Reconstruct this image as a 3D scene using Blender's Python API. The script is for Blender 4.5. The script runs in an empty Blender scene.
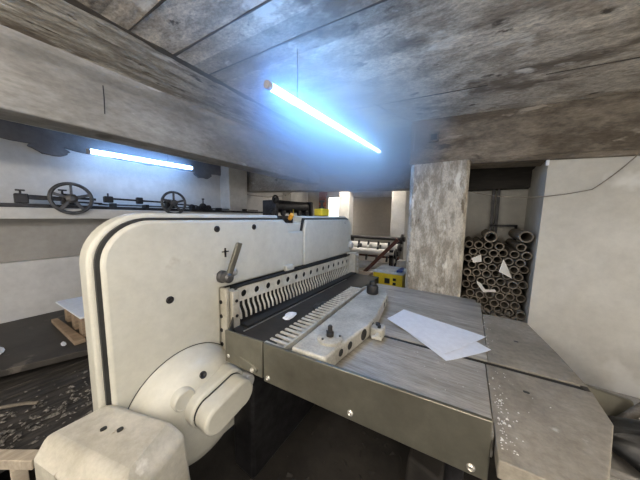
import bpy, math, random
from mathutils import Vector, Matrix
random.seed(7)
S = bpy.context.scene
COL = S.collection

# ------------------------------------------------------------------ camera
YAW, PITCH, ROLL = math.radians(32.5), math.radians(5.8), 0.012
fw0 = Vector((-math.sin(YAW), math.cos(YAW), 0)); rt0 = Vector((math.cos(YAW), math.sin(YAW), 0)); z0 = Vector((0, 0, 1))
fw = fw0*math.cos(PITCH) - z0*math.sin(PITCH); up1 = z0*math.cos(PITCH) + fw0*math.sin(PITCH)
rt = rt0*math.cos(ROLL) + up1*math.sin(ROLL); up = up1*math.cos(ROLL) - rt0*math.sin(ROLL)
cd = bpy.data.cameras.new('camera'); cam = bpy.data.objects.new('camera', cd); COL.objects.link(cam)
cd.sensor_width = 36.0; cd.lens = 228.0/640*36; cd.clip_start = 0.02
M4 = Matrix(((rt.x, up.x, -fw.x, 0), (rt.y, up.y, -fw.y, 0), (rt.z, up.z, -fw.z, 1.55), (0, 0, 0, 1)))
cam.matrix_world = M4
S.camera = cam

# ------------------------------------------------------------------ world, exposure
w = bpy.data.worlds.new('world'); S.world = w; w.use_nodes = True
bg = w.node_tree.nodes['Background']; bg.inputs[0].default_value = (1.0, 0.95, 0.88, 1); bg.inputs[1].default_value = 1.15
S.view_settings.view_transform = 'Standard'; S.view_settings.look = 'None'
S.view_settings.gamma = 1.0; S.view_settings.use_curve_mapping = False
S.view_settings.exposure = 0.52
TUBE_BLUE = (0.13, 0.38, 1.0); TUBE_POWER = 68.0
WALL_TUBE_POWER = 21.0
WARM = (1.0, 0.94, 0.86); WARM_POWER = 110.0

# ------------------------------------------------------------------ materials
MATS = {}
def mat(name, c1, c2=None, scale=6.0, rough=0.6, metal=0.0, bump=0.0, bscale=None, stretch=(1,1,1), spots=None, detail=6.0, lo=0.35, hi=0.68, spec=0.5, emit=None, tint=None, grain=0.06):
    """two tone noise material; spots = (colour, scale, threshold) gives scattered wear marks; tint = (axis, width, amount) varies the tone board by board"""
    m = bpy.data.materials.new(name); m.use_nodes = True; nt = m.node_tree; N = nt.nodes; L = nt.links
    b = N['Principled BSDF']; b.inputs['Roughness'].default_value = rough; b.inputs['Metallic'].default_value = metal
    b.inputs['Specular IOR Level'].default_value = spec
    if c2 is None: c2 = tuple(x*0.82 for x in c1)
    tc = N.new('ShaderNodeTexCoord'); mp = N.new('ShaderNodeMapping'); mp.inputs['Scale'].default_value = stretch
    L.new(tc.outputs['Object'], mp.inputs['Vector'])
    n = N.new('ShaderNodeTexNoise'); n.inputs['Scale'].default_value = scale; n.inputs['Detail'].default_value = detail; n.inputs['Roughness'].default_value = 0.62
    L.new(mp.outputs[0], n.inputs['Vector'])
    r = N.new('ShaderNodeValToRGB'); r.color_ramp.elements[0].position = lo; r.color_ramp.elements[1].position = hi
    r.color_ramp.elements[0].color = (*c2, 1); r.color_ramp.elements[1].color = (*c1, 1)
    L.new(n.outputs['Fac'], r.inputs[0]); out = r.outputs[0]
    gn = N.new('ShaderNodeTexNoise'); gn.inputs['Scale'].default_value = scale*9; gn.inputs['Detail'].default_value = 4; gn.inputs['Roughness'].default_value = 0.7; L.new(mp.outputs[0], gn.inputs['Vector'])
    gr = N.new('ShaderNodeMapRange'); gr.inputs['From Min'].default_value = 0.33; gr.inputs['From Max'].default_value = 0.67; gr.inputs['To Min'].default_value = 1-grain; gr.inputs['To Max'].default_value = 1+grain*0.7; L.new(gn.outputs['Fac'], gr.inputs['Value'])
    gv = N.new('ShaderNodeVectorMath'); gv.operation = 'SCALE'; L.new(out, gv.inputs[0]); L.new(gr.outputs[0], gv.inputs['Scale']); out = gv.outputs[0]
    if tint:
        sx = N.new('ShaderNodeSeparateXYZ'); L.new(tc.outputs['Object'], sx.inputs[0])
        dv = N.new('ShaderNodeMath'); dv.operation = 'DIVIDE'; dv.inputs[1].default_value = tint[1]; L.new(sx.outputs[tint[0]], dv.inputs[0])
        fl = N.new('ShaderNodeMath'); fl.operation = 'FLOOR'; L.new(dv.outputs[0], fl.inputs[0])
        wn = N.new('ShaderNodeTexWhiteNoise'); wn.noise_dimensions = '1D'; L.new(fl.outputs[0], wn.inputs['W'])
        mr = N.new('ShaderNodeMapRange'); mr.inputs['To Min'].default_value = 1-tint[2]; mr.inputs['To Max'].default_value = 1+tint[2]*0.6
        L.new(wn.outputs['Value'], mr.inputs['Value'])
        vm = N.new('ShaderNodeVectorMath'); vm.operation = 'SCALE'; L.new(out, vm.inputs[0]); L.new(mr.outputs[0], vm.inputs['Scale']); out = vm.outputs[0]
    if spots:
        for sc, ss, th in (spots if isinstance(spots, list) else [spots]):
            n2 = N.new('ShaderNodeTexNoise'); n2.inputs['Scale'].default_value = ss; n2.inputs['Detail'].default_value = 5; n2.inputs['Roughness'].default_value = 0.6
            L.new(mp.outputs[0], n2.inputs['Vector'])
            r2 = N.new('ShaderNodeValToRGB'); r2.color_ramp.elements[0].position = th; r2.color_ramp.elements[1].position = th+0.06
            r2.color_ramp.elements[0].color = (0,0,0,1); r2.color_ramp.elements[1].color = (1,1,1,1); L.new(n2.outputs['Fac'], r2.inputs[0])
            mx = N.new('ShaderNodeMix'); mx.data_type = 'RGBA'; L.new(r2.outputs[0], mx.inputs[0]); L.new(out, mx.inputs[6]); mx.inputs[7].default_value = (*sc, 1); out = mx.outputs[2]
    L.new(out, b.inputs['Base Color'])
    if bump:
        n3 = N.new('ShaderNodeTexNoise'); n3.inputs['Scale'].default_value = bscale or scale*3; n3.inputs['Detail'].default_value = 5; L.new(mp.outputs[0], n3.inputs['Vector'])
        bp = N.new('ShaderNodeBump'); bp.inputs['Strength'].default_value = bump; bp.inputs['Distance'].default_value = 0.01; L.new(n3.outputs['Fac'], bp.inputs['Height']); L.new(bp.outputs[0], b.inputs['Normal'])
    if emit:
        b.inputs['Emission Color'].default_value = (*emit[0], 1); b.inputs['Emission Strength'].default_value = emit[1]
    MATS[name] = m
    return m

cream = mat('cream_enamel', (0.58,0.565,0.495), (0.50,0.485,0.415), 2.5, 0.42, bump=0.03, bscale=60, spots=[((0.16,0.13,0.09), 9, 0.77), ((0.44,0.41,0.34), 3.2, 0.66)])
cream_worn = mat('worn_cream_enamel', (0.54,0.51,0.43), (0.38,0.35,0.28), 5, 0.5, bump=0.06, bscale=50, grain=0.12, spots=[((0.20,0.16,0.11), 11, 0.67), ((0.62,0.60,0.53), 6, 0.68)])
dark_gap = mat('gap_shade_black', (0.02,0.021,0.02), (0.012,0.012,0.012), 20, 0.6)  # near-black standing in for the shade in gaps, seams and holes
bed_dark = mat('oiled_dark_steel', (0.045,0.038,0.03), (0.02,0.017,0.014), 12, 0.5, 0.2, spots=((0.2,0.18,0.15), 45, 0.72))
plate_steel = mat('tarnished_steel_plate', (0.26,0.25,0.20), (0.15,0.14,0.11), 3, 0.40, 0.75, bump=0.04, bscale=90)
table_steel = mat('scratched_steel', (0.54,0.515,0.46), (0.31,0.285,0.245), 2.6, 0.38, 0.25, bump=0.06, bscale=30, stretch=(1.0,8,1), grain=0.25, spots=((0.60,0.58,0.53), 3, 0.64))
dusty = mat('dusty_board', (0.33,0.295,0.24), (0.215,0.19,0.15), 5, 0.85, 0.0, bump=0.15, bscale=70, grain=0.18, spots=[((0.46,0.43,0.37), 8, 0.67), ((0.15,0.13,0.10), 6, 0.68)])
cast = mat('cast_light_metal', (0.60,0.58,0.51), (0.38,0.36,0.305), 9, 0.5, 0.1, bump=0.1, bscale=80, grain=0.18, spots=((0.15,0.12,0.09), 14, 0.69))
bright_steel = mat('bright_steel', (0.66,0.64,0.60), (0.45,0.43,0.40), 14, 0.32, 0.8)
finger_m = mat('pale_finger_metal', (0.72,0.69,0.60), (0.5,0.47,0.40), 14, 0.4, 0.1)
black = mat('black_plastic', (0.022,0.021,0.022), (0.012,0.012,0.012), 20, 0.38)
black_iron = mat('black_iron', (0.05,0.048,0.05), (0.022,0.021,0.022), 18, 0.42, 0.6)
wheel_m = mat('worn_grey_iron', (0.15,0.145,0.14), (0.07,0.067,0.065), 20, 0.4, 0.6)
paper = mat('white_paper', (0.86,0.88,0.92), (0.81,0.84,0.89), 3, 0.7, bump=0.02)
paper_dull = mat('dull_white_paper', (0.72,0.70,0.65), (0.58,0.56,0.51), 7, 0.8, bump=0.2)
card = mat('grey_cardboard', (0.25,0.215,0.17), (0.13,0.11,0.085), 16, 0.88, bump=0.1, grain=0.2, spots=((0.36,0.32,0.27), 14, 0.68))
yellow = mat('yellow_paint', (0.80,0.60,0.03), (0.68,0.48,0.02), 9, 0.45)
orange = mat('orange_plastic', (0.82,0.40,0.03), (0.7,0.30,0.02), 9, 0.45)
wood = mat('bare_timber', (0.42,0.31,0.21), (0.25,0.18,0.12), 8, 0.75, bump=0.15, stretch=(2,1,6))
wood_pale = mat('pale_timber', (0.52,0.45,0.35), (0.36,0.30,0.23), 8, 0.75, bump=0.15, stretch=(6,1,2))
rust = mat('red_brown_steel', (0.16,0.06,0.04), (0.08,0.035,0.025), 10, 0.6, 0.3)
brick_m = mat('red_brick', (0.38,0.13,0.08), (0.2,0.08,0.055), 16, 0.85, bump=0.3)
sack_m = mat('black_sheet', (0.014,0.0135,0.014), (0.008,0.008,0.008), 8, 0.42, bump=0.5, bscale=14)
tarp_m = mat('dark_fibreboard', (0.055,0.047,0.040), (0.03,0.026,0.022), 4, 0.55, bump=0.1, spots=((0.11,0.095,0.08), 6, 0.62))
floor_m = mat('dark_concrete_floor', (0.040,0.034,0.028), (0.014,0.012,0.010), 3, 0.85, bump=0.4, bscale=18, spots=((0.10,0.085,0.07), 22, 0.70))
ceil_x = mat('board_marked_concrete_across', (0.60,0.53,0.42), (0.37,0.31,0.235), 6, 0.9, bump=0.9, bscale=18, stretch=(0.9,1.5,1.5), tint=(1,0.2,0.34), lo=0.42, hi=0.58, detail=10, grain=0.34, spots=[((0.19,0.152,0.112), 1.9, 0.59), ((0.74,0.69,0.59), 3.4, 0.62), ((0.13,0.104,0.077), 8.0, 0.62)])
ceil_y = mat('board_marked_concrete_along', (0.56,0.51,0.42), (0.32,0.275,0.215), 6, 0.9, bump=0.9, bscale=18, stretch=(2.4,0.8,1.5), lo=0.42, hi=0.58, detail=10, grain=0.34, spots=[((0.18,0.145,0.107), 2.2, 0.585), ((0.72,0.67,0.59), 3.2, 0.63), ((0.12,0.095,0.07), 8.0, 0.62)])
joint_m = mat('dark_joint_strip', (0.11,0.088,0.064), (0.06,0.048,0.035), 9, 0.95, bump=0.4)
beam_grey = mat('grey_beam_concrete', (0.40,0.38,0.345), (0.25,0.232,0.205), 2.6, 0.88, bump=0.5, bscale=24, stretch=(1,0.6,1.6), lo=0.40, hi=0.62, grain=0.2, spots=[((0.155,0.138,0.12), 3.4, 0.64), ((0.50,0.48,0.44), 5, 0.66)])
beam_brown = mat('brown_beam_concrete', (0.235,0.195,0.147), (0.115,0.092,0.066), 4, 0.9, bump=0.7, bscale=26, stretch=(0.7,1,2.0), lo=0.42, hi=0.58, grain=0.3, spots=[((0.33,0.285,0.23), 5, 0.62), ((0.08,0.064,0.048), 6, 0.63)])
column_m = mat('scraped_column_plaster', (0.58,0.535,0.45), (0.33,0.29,0.23), 9, 0.9, bump=0.9, bscale=30, stretch=(2.2,2.2,0.8), lo=0.42, hi=0.58, grain=0.3, spots=[((0.74,0.71,0.63), 5, 0.60), ((0.17,0.14,0.10), 7, 0.645)])
plaster = mat('grey_wall_plaster', (0.66,0.64,0.585), (0.54,0.52,0.465), 1.6, 0.85, bump=0.2, bscale=30, lo=0.38, hi=0.64, grain=0.07, spots=[((0.75,0.735,0.69), 1.3, 0.56)])
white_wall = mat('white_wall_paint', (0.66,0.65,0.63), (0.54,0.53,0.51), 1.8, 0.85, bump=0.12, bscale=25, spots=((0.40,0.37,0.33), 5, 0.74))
shade_wall = mat('shaded_wall_band', (0.40,0.38,0.345), (0.32,0.30,0.27), 2, 0.85, bump=0.12, bscale=25)
beige_wall = mat('beige_wall_paint', (0.50,0.46,0.40), (0.44,0.40,0.35), 2, 0.85)
dark_conc = mat('dark_wall_concrete', (0.20,0.195,0.20), (0.11,0.105,0.105), 3, 0.9, bump=0.5, bscale=18)
dark_panel = mat('dark_shutter', (0.045,0.038,0.03), (0.025,0.021,0.017), 7, 0.7, stretch=(1,1,6))
grey_paint = mat('pale_grey_paint', (0.62,0.61,0.58), (0.48,0.47,0.44), 5, 0.6)
blue_m = mat('blue_plastic', (0.06,0.10,0.32), None, 9, 0.5)
daylight = mat('bright_daylight_glass', (0.8,0.8,0.8), None, 4, 0.4, emit=((1.0,0.97,0.92), 1.6))
tube_m = mat('lit_blue_white_tube', (0.9,0.9,0.9), None, 4, 0.4, emit=(TUBE_BLUE, TUBE_POWER))
tube_wall_m = mat('lit_wall_tube', (0.9,0.9,0.9), None, 4, 0.4, emit=((0.28,0.52,1.0), WALL_TUBE_POWER))
tube_warm_m = mat('warm_fill_tube', (0.9,0.9,0.9), None, 4, 0.4, emit=(WARM, WARM_POWER))

# ------------------------------------------------------------------ mesh building
class MB:
    def __init__(s): s.v = []; s.f = []
    def add(s, vs, fs):
        o = len(s.v); s.v += [tuple(v) for v in vs]; s.f += [tuple(i+o for i in f) for f in fs]; return s
    def box(s, x0, x1, y0, y1, z0, z1):
        return s.add([(x0,y0,z0),(x1,y0,z0),(x1,y1,z0),(x0,y1,z0),(x0,y0,z1),(x1,y0,z1),(x1,y1,z1),(x0,y1,z1)],
                     [(0,3,2,1),(4,5,6,7),(0,1,5,4),(1,2,6,5),(2,3,7,6),(3,0,4,7)])
    def hexa(s, b, t):   # four bottom points, four top points
        return s.add(list(b)+list(t), [(0,3,2,1),(4,5,6,7),(0,1,5,4),(1,2,6,5),(2,3,7,6),(3,0,4,7)])
    def prism(s, pts, axis, a, b):   # 2D outline extruded along an axis between a and b
        def P(p, t):
            return (t,p[0],p[1]) if axis == 'x' else ((p[0],t,p[1]) if axis == 'y' else (p[0],p[1],t))
        n = len(pts)
        return s.add([P(p,a) for p in pts]+[P(p,b) for p in pts],
                     [tuple(range(n))[::-1], tuple(range(n,2*n))]+[(i,(i+1)%n,n+(i+1)%n,n+i) for i in range(n)])
    def frame_of(s, p, q):
        d = (Vector(q)-Vector(p)).normalized(); h = Vector((0,0,1)) if abs(d.z) < 0.9 else Vector((1,0,0))
        u = d.cross(h).normalized(); return d, u, d.cross(u)
    def lathe(s, p, d, prof, n=24):   # profile of (radius, distance along d); closed at radius 0 ends
        p = Vector(p); d = Vector(d).normalized(); _, u, v = s.frame_of((0,0,0), d); o = len(s.v); k = len(prof)
        for r, t in prof:
            for i in range(n):
                a = 2*math.pi*i/n; s.v.append(tuple(p+d*t+u*(math.cos(a)*r)+v*(math.sin(a)*r)))
        for j in range(k-1):
            for i in range(n):
                s.f.append((o+j*n+i, o+j*n+(i+1)%n, o+(j+1)*n+(i+1)%n, o+(j+1)*n+i))
        if prof[0] != prof[-1]:
            s.f.append(tuple(o+i for i in range(n))[::-1]); s.f.append(tuple(o+(k-1)*n+i for i in range(n)))
        return s
    def cyl(s, p, q, r, n=16, r2=None):
        return s.lathe(p, Vector(q)-Vector(p), [(r,0),(r if r2 is None else r2,(Vector(q)-Vector(p)).length)], n)
    def bar(s, p, q, w, h):
        d, u, v = s.frame_of(p, q); p = Vector(p); q = Vector(q)
        c = [u*(-w/2)+v*(-h/2), u*(w/2)+v*(-h/2), u*(w/2)+v*(h/2), u*(-w/2)+v*(h/2)]
        return s.hexa([p+x for x in c], [q+x for x in c])
    def tube(s, pts, r, n=8):
        pts = [Vector(p) for p in pts]; o = len(s.v); prev = None
        for k, p in enumerate(pts):
            d = (pts[min(k+1,len(pts)-1)]-pts[max(k-1,0)]).normalized()
            if prev is None:
                _, u, v = s.frame_of((0,0,0), d)
            else:
                u = (prev - d*prev.dot(d)).normalized(); v = d.cross(u)
            prev = u
            for i in range(n):
                a = 2*math.pi*i/n; s.v.append(tuple(p+u*(math.cos(a)*r)+v*(math.sin(a)*r)))
        for j in range(len(pts)-1):
            for i in range(n):
                s.f.append((o+j*n+i, o+j*n+(i+1)%n, o+(j+1)*n+(i+1)%n, o+(j+1)*n+i))
        s.f.append(tuple(o+i for i in range(n))[::-1]); s.f.append(tuple(o+(len(pts)-1)*n+i for i in range(n)))
        return s
    def torus(s, c, axis, R, r, n=40, k=10):
        c = Vector(c); d = Vector(axis).normalized(); _, u, v = s.frame_of((0,0,0), d); o = len(s.v)
        for i in range(n):
            a = 2*math.pi*i/n; e = u*math.cos(a)+v*math.sin(a)
            for j in range(k):
                b = 2*math.pi*j/k; s.v.append(tuple(c+e*(R+r*math.cos(b))+d*(r*math.sin(b))))
        for i in range(n):
            for j in range(k):
                s.f.append((o+i*k+j, o+((i+1)%n)*k+j, o+((i+1)%n)*k+(j+1)%k, o+i*k+(j+1)%k))
        return s
    def build(s, name, m, parent=None, bevel=0.0, seg=2, smooth=35):
        base = Vector((0,0,0)); p = parent
        while p is not None:
            base += p.location; p = p.parent
        me = bpy.data.meshes.new(name); me.from_pydata([tuple(Vector(v)-base) for v in s.v], [], s.f); me.validate(); me.update()
        import bmesh
        bm = bmesh.new(); bm.from_mesh(me); bmesh.ops.recalc_face_normals(bm, faces=bm.faces); bm.to_mesh(me); bm.free()
        if smooth:
            for f in me.polygons: f.use_smooth = True
            me.set_sharp_from_angle(angle=math.radians(smooth))
        me.materials.append(m)
        o = bpy.data.objects.new(name, me); COL.objects.link(o)
        if parent: o.parent = parent
        if bevel:
            b = o.modifiers.new('bevel', 'BEVEL'); b.width = bevel; b.segments = seg; b.limit_method = 'ANGLE'; b.angle_limit = math.radians(40); b.harden_normals = False
        return o
def tag(o, label, cat, group=None, kind=None):
    o['label'] = label; o['category'] = cat
    if group: o['group'] = group
    if kind: o['kind'] = kind
    return o
def thing(name, loc, label, cat, group=None):
    o = bpy.data.objects.new(name, None); o.empty_display_size = 0.1; o.location = loc; COL.objects.link(o)
    return tag(o, label, cat, group)
def single(name, mb, m, loc, label, cat, group=None, kind=None, **k):   # one-mesh thing with its origin at its base
    anchor = bpy.data.objects.new('tmp', None); anchor.location = loc
    o = mb.build(name, m, anchor, **k); o.parent = None; o.location = loc; bpy.data.objects.remove(anchor)
    return tag(o, label, cat, group, kind)
def struct(name, mb, m, label=None, **k):
    o = mb.build(name, m, None, **k); o['kind'] = 'structure'
    if label: o['label'] = label; o['category'] = 'structure'
    return o
def arc(cx, cy, r, a0, a1, n=8):
    return [(cx+r*math.cos(math.radians(a0+(a1-a0)*i/n)), cy+r*math.sin(math.radians(a0+(a1-a0)*i/n))) for i in range(n+1)]
def rrect(x0, x1, y0, y1, r, n=6):
    return arc(x1-r,y1-r,r,0,90,n)+arc(x0+r,y1-r,r,90,180,n)+arc(x0+r,y0+r,r,180,270,n)+arc(x1-r,y0+r,r,270,360,n)
def copy_tree(o, parent=None):
    c = o.copy(); COL.objects.link(c); c.parent = parent
    for ch in [x for x in bpy.data.objects if x.parent == o]: copy_tree(ch, c)
    return c

# ------------------------------------------------------------------ the setting
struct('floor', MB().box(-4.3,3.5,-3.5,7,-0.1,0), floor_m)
def ceil_z(x): return 2.325 - 0.07*x
# ceiling slab: boards across (x) to the right, boards along (y) beside the left beam; flat dark strips along the joints
mb = MB(); fj = MB(); y = -3.5
while y < 7.0:
    wd = 0.2; dz = random.uniform(-0.0015, 0.0015)
    mb.hexa([(-1.42,y,ceil_z(-1.42)+dz),(3.5,y,ceil_z(3.5)+dz),(3.5,y+wd,ceil_z(3.5)+dz),(-1.42,y+wd,ceil_z(-1.42)+dz)],
            [(-1.42,y,2.75),(3.5,y,2.75),(3.5,y+wd,2.75),(-1.42,y+wd,2.75)])
    n = 40; hw = [random.uniform(0.0015,0.0055)*(1.5 if random.random() < 0.3 else 1) for _ in range(n+1)]
    bold = 1.0 if 0.6 < y < 1.1 else random.choice([0.0,0.35,0.6,0.9])
    hw = [h*bold for h in hw]
    for i in range(n):
        if bold == 0.0 or (bold < 0.8 and random.random() < 0.35): continue
        xa, xb = -1.42+4.92*i/n, -1.42+4.92*(i+1)/n
        fj.hexa([(xa,y-hw[i],ceil_z(xa)-0.003),(xb,y-hw[i+1],ceil_z(xb)-0.003),(xb,y+hw[i+1],ceil_z(xb)-0.003),(xa,y+hw[i],ceil_z(xa)-0.003)],
                [(xa,y-hw[i],ceil_z(xa)+0.02),(xb,y-hw[i+1],ceil_z(xb)+0.02),(xb,y+hw[i+1],ceil_z(xb)+0.02),(xa,y+hw[i],ceil_z(xa)+0.02)])
    y += wd
struct('ceiling', mb, ceil_x, smooth=0)
n = 160; hw = [random.uniform(0.004,0.03) for _ in range(n+1)]
for i in range(n):
    ya, yb = -3.5+10.5*i/n, -3.5+10.5*(i+1)/n; zc = ceil_z(-1.43)
    fj.hexa([(-1.43-hw[i],ya,zc-0.002),(-1.42+hw[i]*0.6,ya,zc-0.004),(-1.42+hw[i+1]*0.6,yb,zc-0.004),(-1.43-hw[i+1],yb,zc-0.002)],[(-1.43-hw[i],ya,zc+0.02),(-1.42+hw[i]*0.6,ya,zc+0.02),(-1.42+hw[i+1]*0.6,yb,zc+0.02),(-1.43-hw[i+1],yb,zc+0.02)])
struct('ceiling_joint', fj, joint_m, smooth=0)
mb = MB(); x = -4.3
while x < -1.44:
    wd = min(random.uniform(0.07,0.14), -1.42-x); dz = random.uniform(-0.006,0.006)
    mb.box(x+0.003, x+wd, -3.5, 7, ceil_z(max(x,-2.2))+dz, 2.8); x += wd
struct('ceiling_side', mb, ceil_y, smooth=0)
# long beam on the left, parallel to the machine
mb = MB(); mb.prism([(-2.06,2.09),(-2.30,2.09),(-2.30,2.7),(-1.98,2.7),(-1.98,2.43),(-2.04,2.39)], 'y', -3.5, 3.25)
struct('trim_1', mb, beam_grey, bevel=0.01)
# beam across, over the column and the niche
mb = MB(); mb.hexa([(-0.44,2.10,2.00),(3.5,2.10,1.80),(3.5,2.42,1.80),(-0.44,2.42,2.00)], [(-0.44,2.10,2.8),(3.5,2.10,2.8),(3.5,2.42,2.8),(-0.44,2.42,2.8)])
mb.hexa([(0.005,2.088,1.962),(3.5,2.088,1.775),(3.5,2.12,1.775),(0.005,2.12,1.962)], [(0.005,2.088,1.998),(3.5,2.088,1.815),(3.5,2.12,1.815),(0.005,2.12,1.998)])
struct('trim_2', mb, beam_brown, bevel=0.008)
# column
mb = MB(); mb.prism([(-0.43,2.12),(-0.40,2.085),(-0.02,2.085),(0.0,2.105),(0.0,2.5),(-0.43,2.5)], 'z', 0, 1.995)
struct('trim_3', mb, column_m, bevel=0.006)
# beam farther back
mb = MB(); mb.hexa([(-4.0,3.2,2.06),(-0.43,3.2,1.925),(-0.43,3.5,1.925),(-4.0,3.5,2.06)], [(-4.0,3.2,2.8),(-0.43,3.2,2.8),(-0.43,3.5,2.8),(-4.0,3.5,2.8)])
struct('trim_4', mb, beam_grey, bevel=0.01)
struct('trim_5', MB().prism([(2.30,2.46),(3.19,2.20),(3.19,2.75),(2.30,2.75)],'x',-2.03,-0.43), beam_grey, bevel=0.01)
# right wall under the beam, niche walls
mb = MB(); mb.hexa([(0.405,2.12,0),(3.5,2.12,0),(3.5,2.9,0),(0.45,2.9,0)], [(0.435,2.12,1.99),(3.5,2.12,1.85),(3.5,2.9,1.85),(0.48,2.9,1.99)])
struct('wall_right', mb, plaster)
struct('wall_niche', MB().box(-0.43,0.9,2.95,3.1,0,2.7), plaster)
struct('wall_inner', MB().box(-0.14,0.0,2.5,3.0,0,2.2), plaster)
struct('trim_6', MB().box(0.0,0.44,2.125,2.95,0,0.735), dusty)
# left wall: painted, with ledge, recessed band greyed to paint the shade below the ledge and a dark concrete head
struct('wall_left', MB().box(-4.3,-4.0,-3.5,6.5,0,2.8), white_wall)
struct('trim_7', MB().box(-4.0,-3.9,-3.5,6.5,0,1.045), white_wall, bevel=0.008)
struct('trim_8', MB().box(-4.0,-3.60,-3.5,6.5,1.497,1.607), white_wall, bevel=0.006)
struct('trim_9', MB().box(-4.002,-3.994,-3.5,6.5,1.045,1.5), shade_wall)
mb = MB(); pts = [(-3.5,2.8)]; yy = -3.5
while yy < 6.5:
    zz = 2.29+0.012*math.sin(yy*3.1)+random.uniform(-0.012,0.012)
    pts.append((yy,zz)); yy += 0.12
pts += [(6.5,2.29),(6.5,2.8)]
mb.prism(pts, 'x', -4.0, -3.955); struct('trim_10', mb, dark_conc)
for k,(yc,zc,ry,rz) in enumerate([(0.60,2.265,0.15,0.06),(2.36,2.28,0.17,0.08)]):   # bare patches in arch form beside the tube
    rq = random.Random(30+k); q = [(rq.uniform(0.85,1.1)) for _ in range(22)]
    mb = MB(); mb.prism([(yc+ry*q[a]*math.cos(a*math.pi/11),zc+rz*q[a]*math.sin(a*math.pi/11)) for a in range(22)], 'x', -4.0, -3.952)
    struct('trim_%d'%(11+k), mb, dark_conc)
for k,(y0,y1) in enumerate([(2.70,3.12),(4.47,5.0)]):
    struct('trim_%d'%(13+k), MB().box(-4.0,-3.72,y0,y1,0,2.75), grey_paint, bevel=0.01)
# far room
struct('wall_far', MB().box(-4.3,0.9,5.6,5.75,0,2.8), beige_wall)
struct('trim_15', MB().box(-1.10,-0.86,4.0,4.25,0,2.7), grey_paint, bevel=0.01)
struct('trim_16', MB().box(-2.12,-1.90,4.0,4.2,0,2.7), grey_paint, bevel=0.01)
struct('trim_17', MB().box(-2.12,-0.86,4.02,4.2,2.03,2.7), grey_paint, bevel=0.01)
struct('trim_18', MB().box(-2.55,-0.9,5.2,5.4,2.03,2.14), grey_paint, bevel=0.01)
mb = MB()
for r in range(34):
    z = r*0.07
    o = 0.06 if r % 2 else 0
    mb.box(-3.36-0.0,-3.24+o-0.06 if o else -3.24,5.2,5.3,z,z+0.062)
    if o: mb.box(-3.235,-3.16,5.2,5.3,z,z+0.062)
    else: mb.box(-3.235,-3.16,5.2,5.3,z,z+0.062)
struct('trim_19', mb, brick_m)
wf = MB(); wf.box(-3.16,-3.10,5.25,5.32,0,2.12); wf.box(-2.72,-2.66,5.25,5.32,0,2.12); wf.box(-3.16,-2.66,5.25,5.32,2.06,2.12)
d1 = struct('door_1', wf, grey_paint, bevel=0.005)
MB().box(-3.10,-2.72,5.28,5.30,0.9,2.06).build('lit_pane', daylight, d1)

# ------------------------------------------------------------------ lamps
def tube_lamp(name, p, q, m, r, label, wires, group=None):
    p = Vector(p); q = Vector(q); d = (q-p).normalized(); c = (p+q)/2
    t = thing(name, c, label, 'lamp', group)
    MB().cyl(p+d*0.03, q-d*0.03, r, 14).build('glass_tube', m, t)
    MB().cyl(p, p+d*0.03, r*1.12, 14).build('end_cap', grey_paint, t, bevel=0.003); MB().cyl(q-d*0.03, q, r*1.12, 14).build('end_cap', grey_paint, t, bevel=0.003)
    for f in wires:
        a = p.lerp(q, f); zt = (ceil_z(max(a.x,-2.2)) - 0.016)
        mb = MB(); mb.tube([a+Vector((0,0,r)), a+Vector((0.003,0,(zt-a.z)*0.5)), Vector((a.x,a.y,zt))], 0.0022, 6); mb.torus(a, d, r+0.003, 0.002, 16, 6)
        mb.build('hanging_wire', black_iron, t)
    return t
lampA = tube_lamp('fluorescent_tube_lamp', (-0.746,0.734,2.103), (-0.746,2.234,2.182), tube_m, 0.015, 'lit blue-white tube hung under the ceiling above the cutting machine', [0.14,0.86])
lampB = tube_lamp('fluorescent_tube_lamp', (-3.66,0.82,2.262), (-3.66,2.02,2.282), tube_wall_m, 0.026, 'lit blue-white tube hanging before the left wall above the handwheels', [0.70])
# two unseen warm tubes added behind the camera as fill light
tube_lamp('fluorescent_tube_lamp', (0.75,-1.5,2.10), (0.75,0.0,2.10), tube_warm_m, 0.018, 'unseen warm fill tube hung at the rear of the room, right one', [0.2,0.8])
tube_lamp('fluorescent_tube_lamp', (-0.75,-1.9,2.12), (-0.75,-0.4,2.12), tube_warm_m, 0.018, 'unseen warm fill tube hung at the rear of the room, left one', [0.2,0.8])
tube_lamp('fluorescent_tube_lamp', (-2.2,3.68,2.34), (-1.2,3.68,2.30), tube_warm_m, 0.018, 'unseen warm fill tube hidden behind the far concrete beam', [0.5])  # placed out of sight to brighten the far pillars

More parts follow.
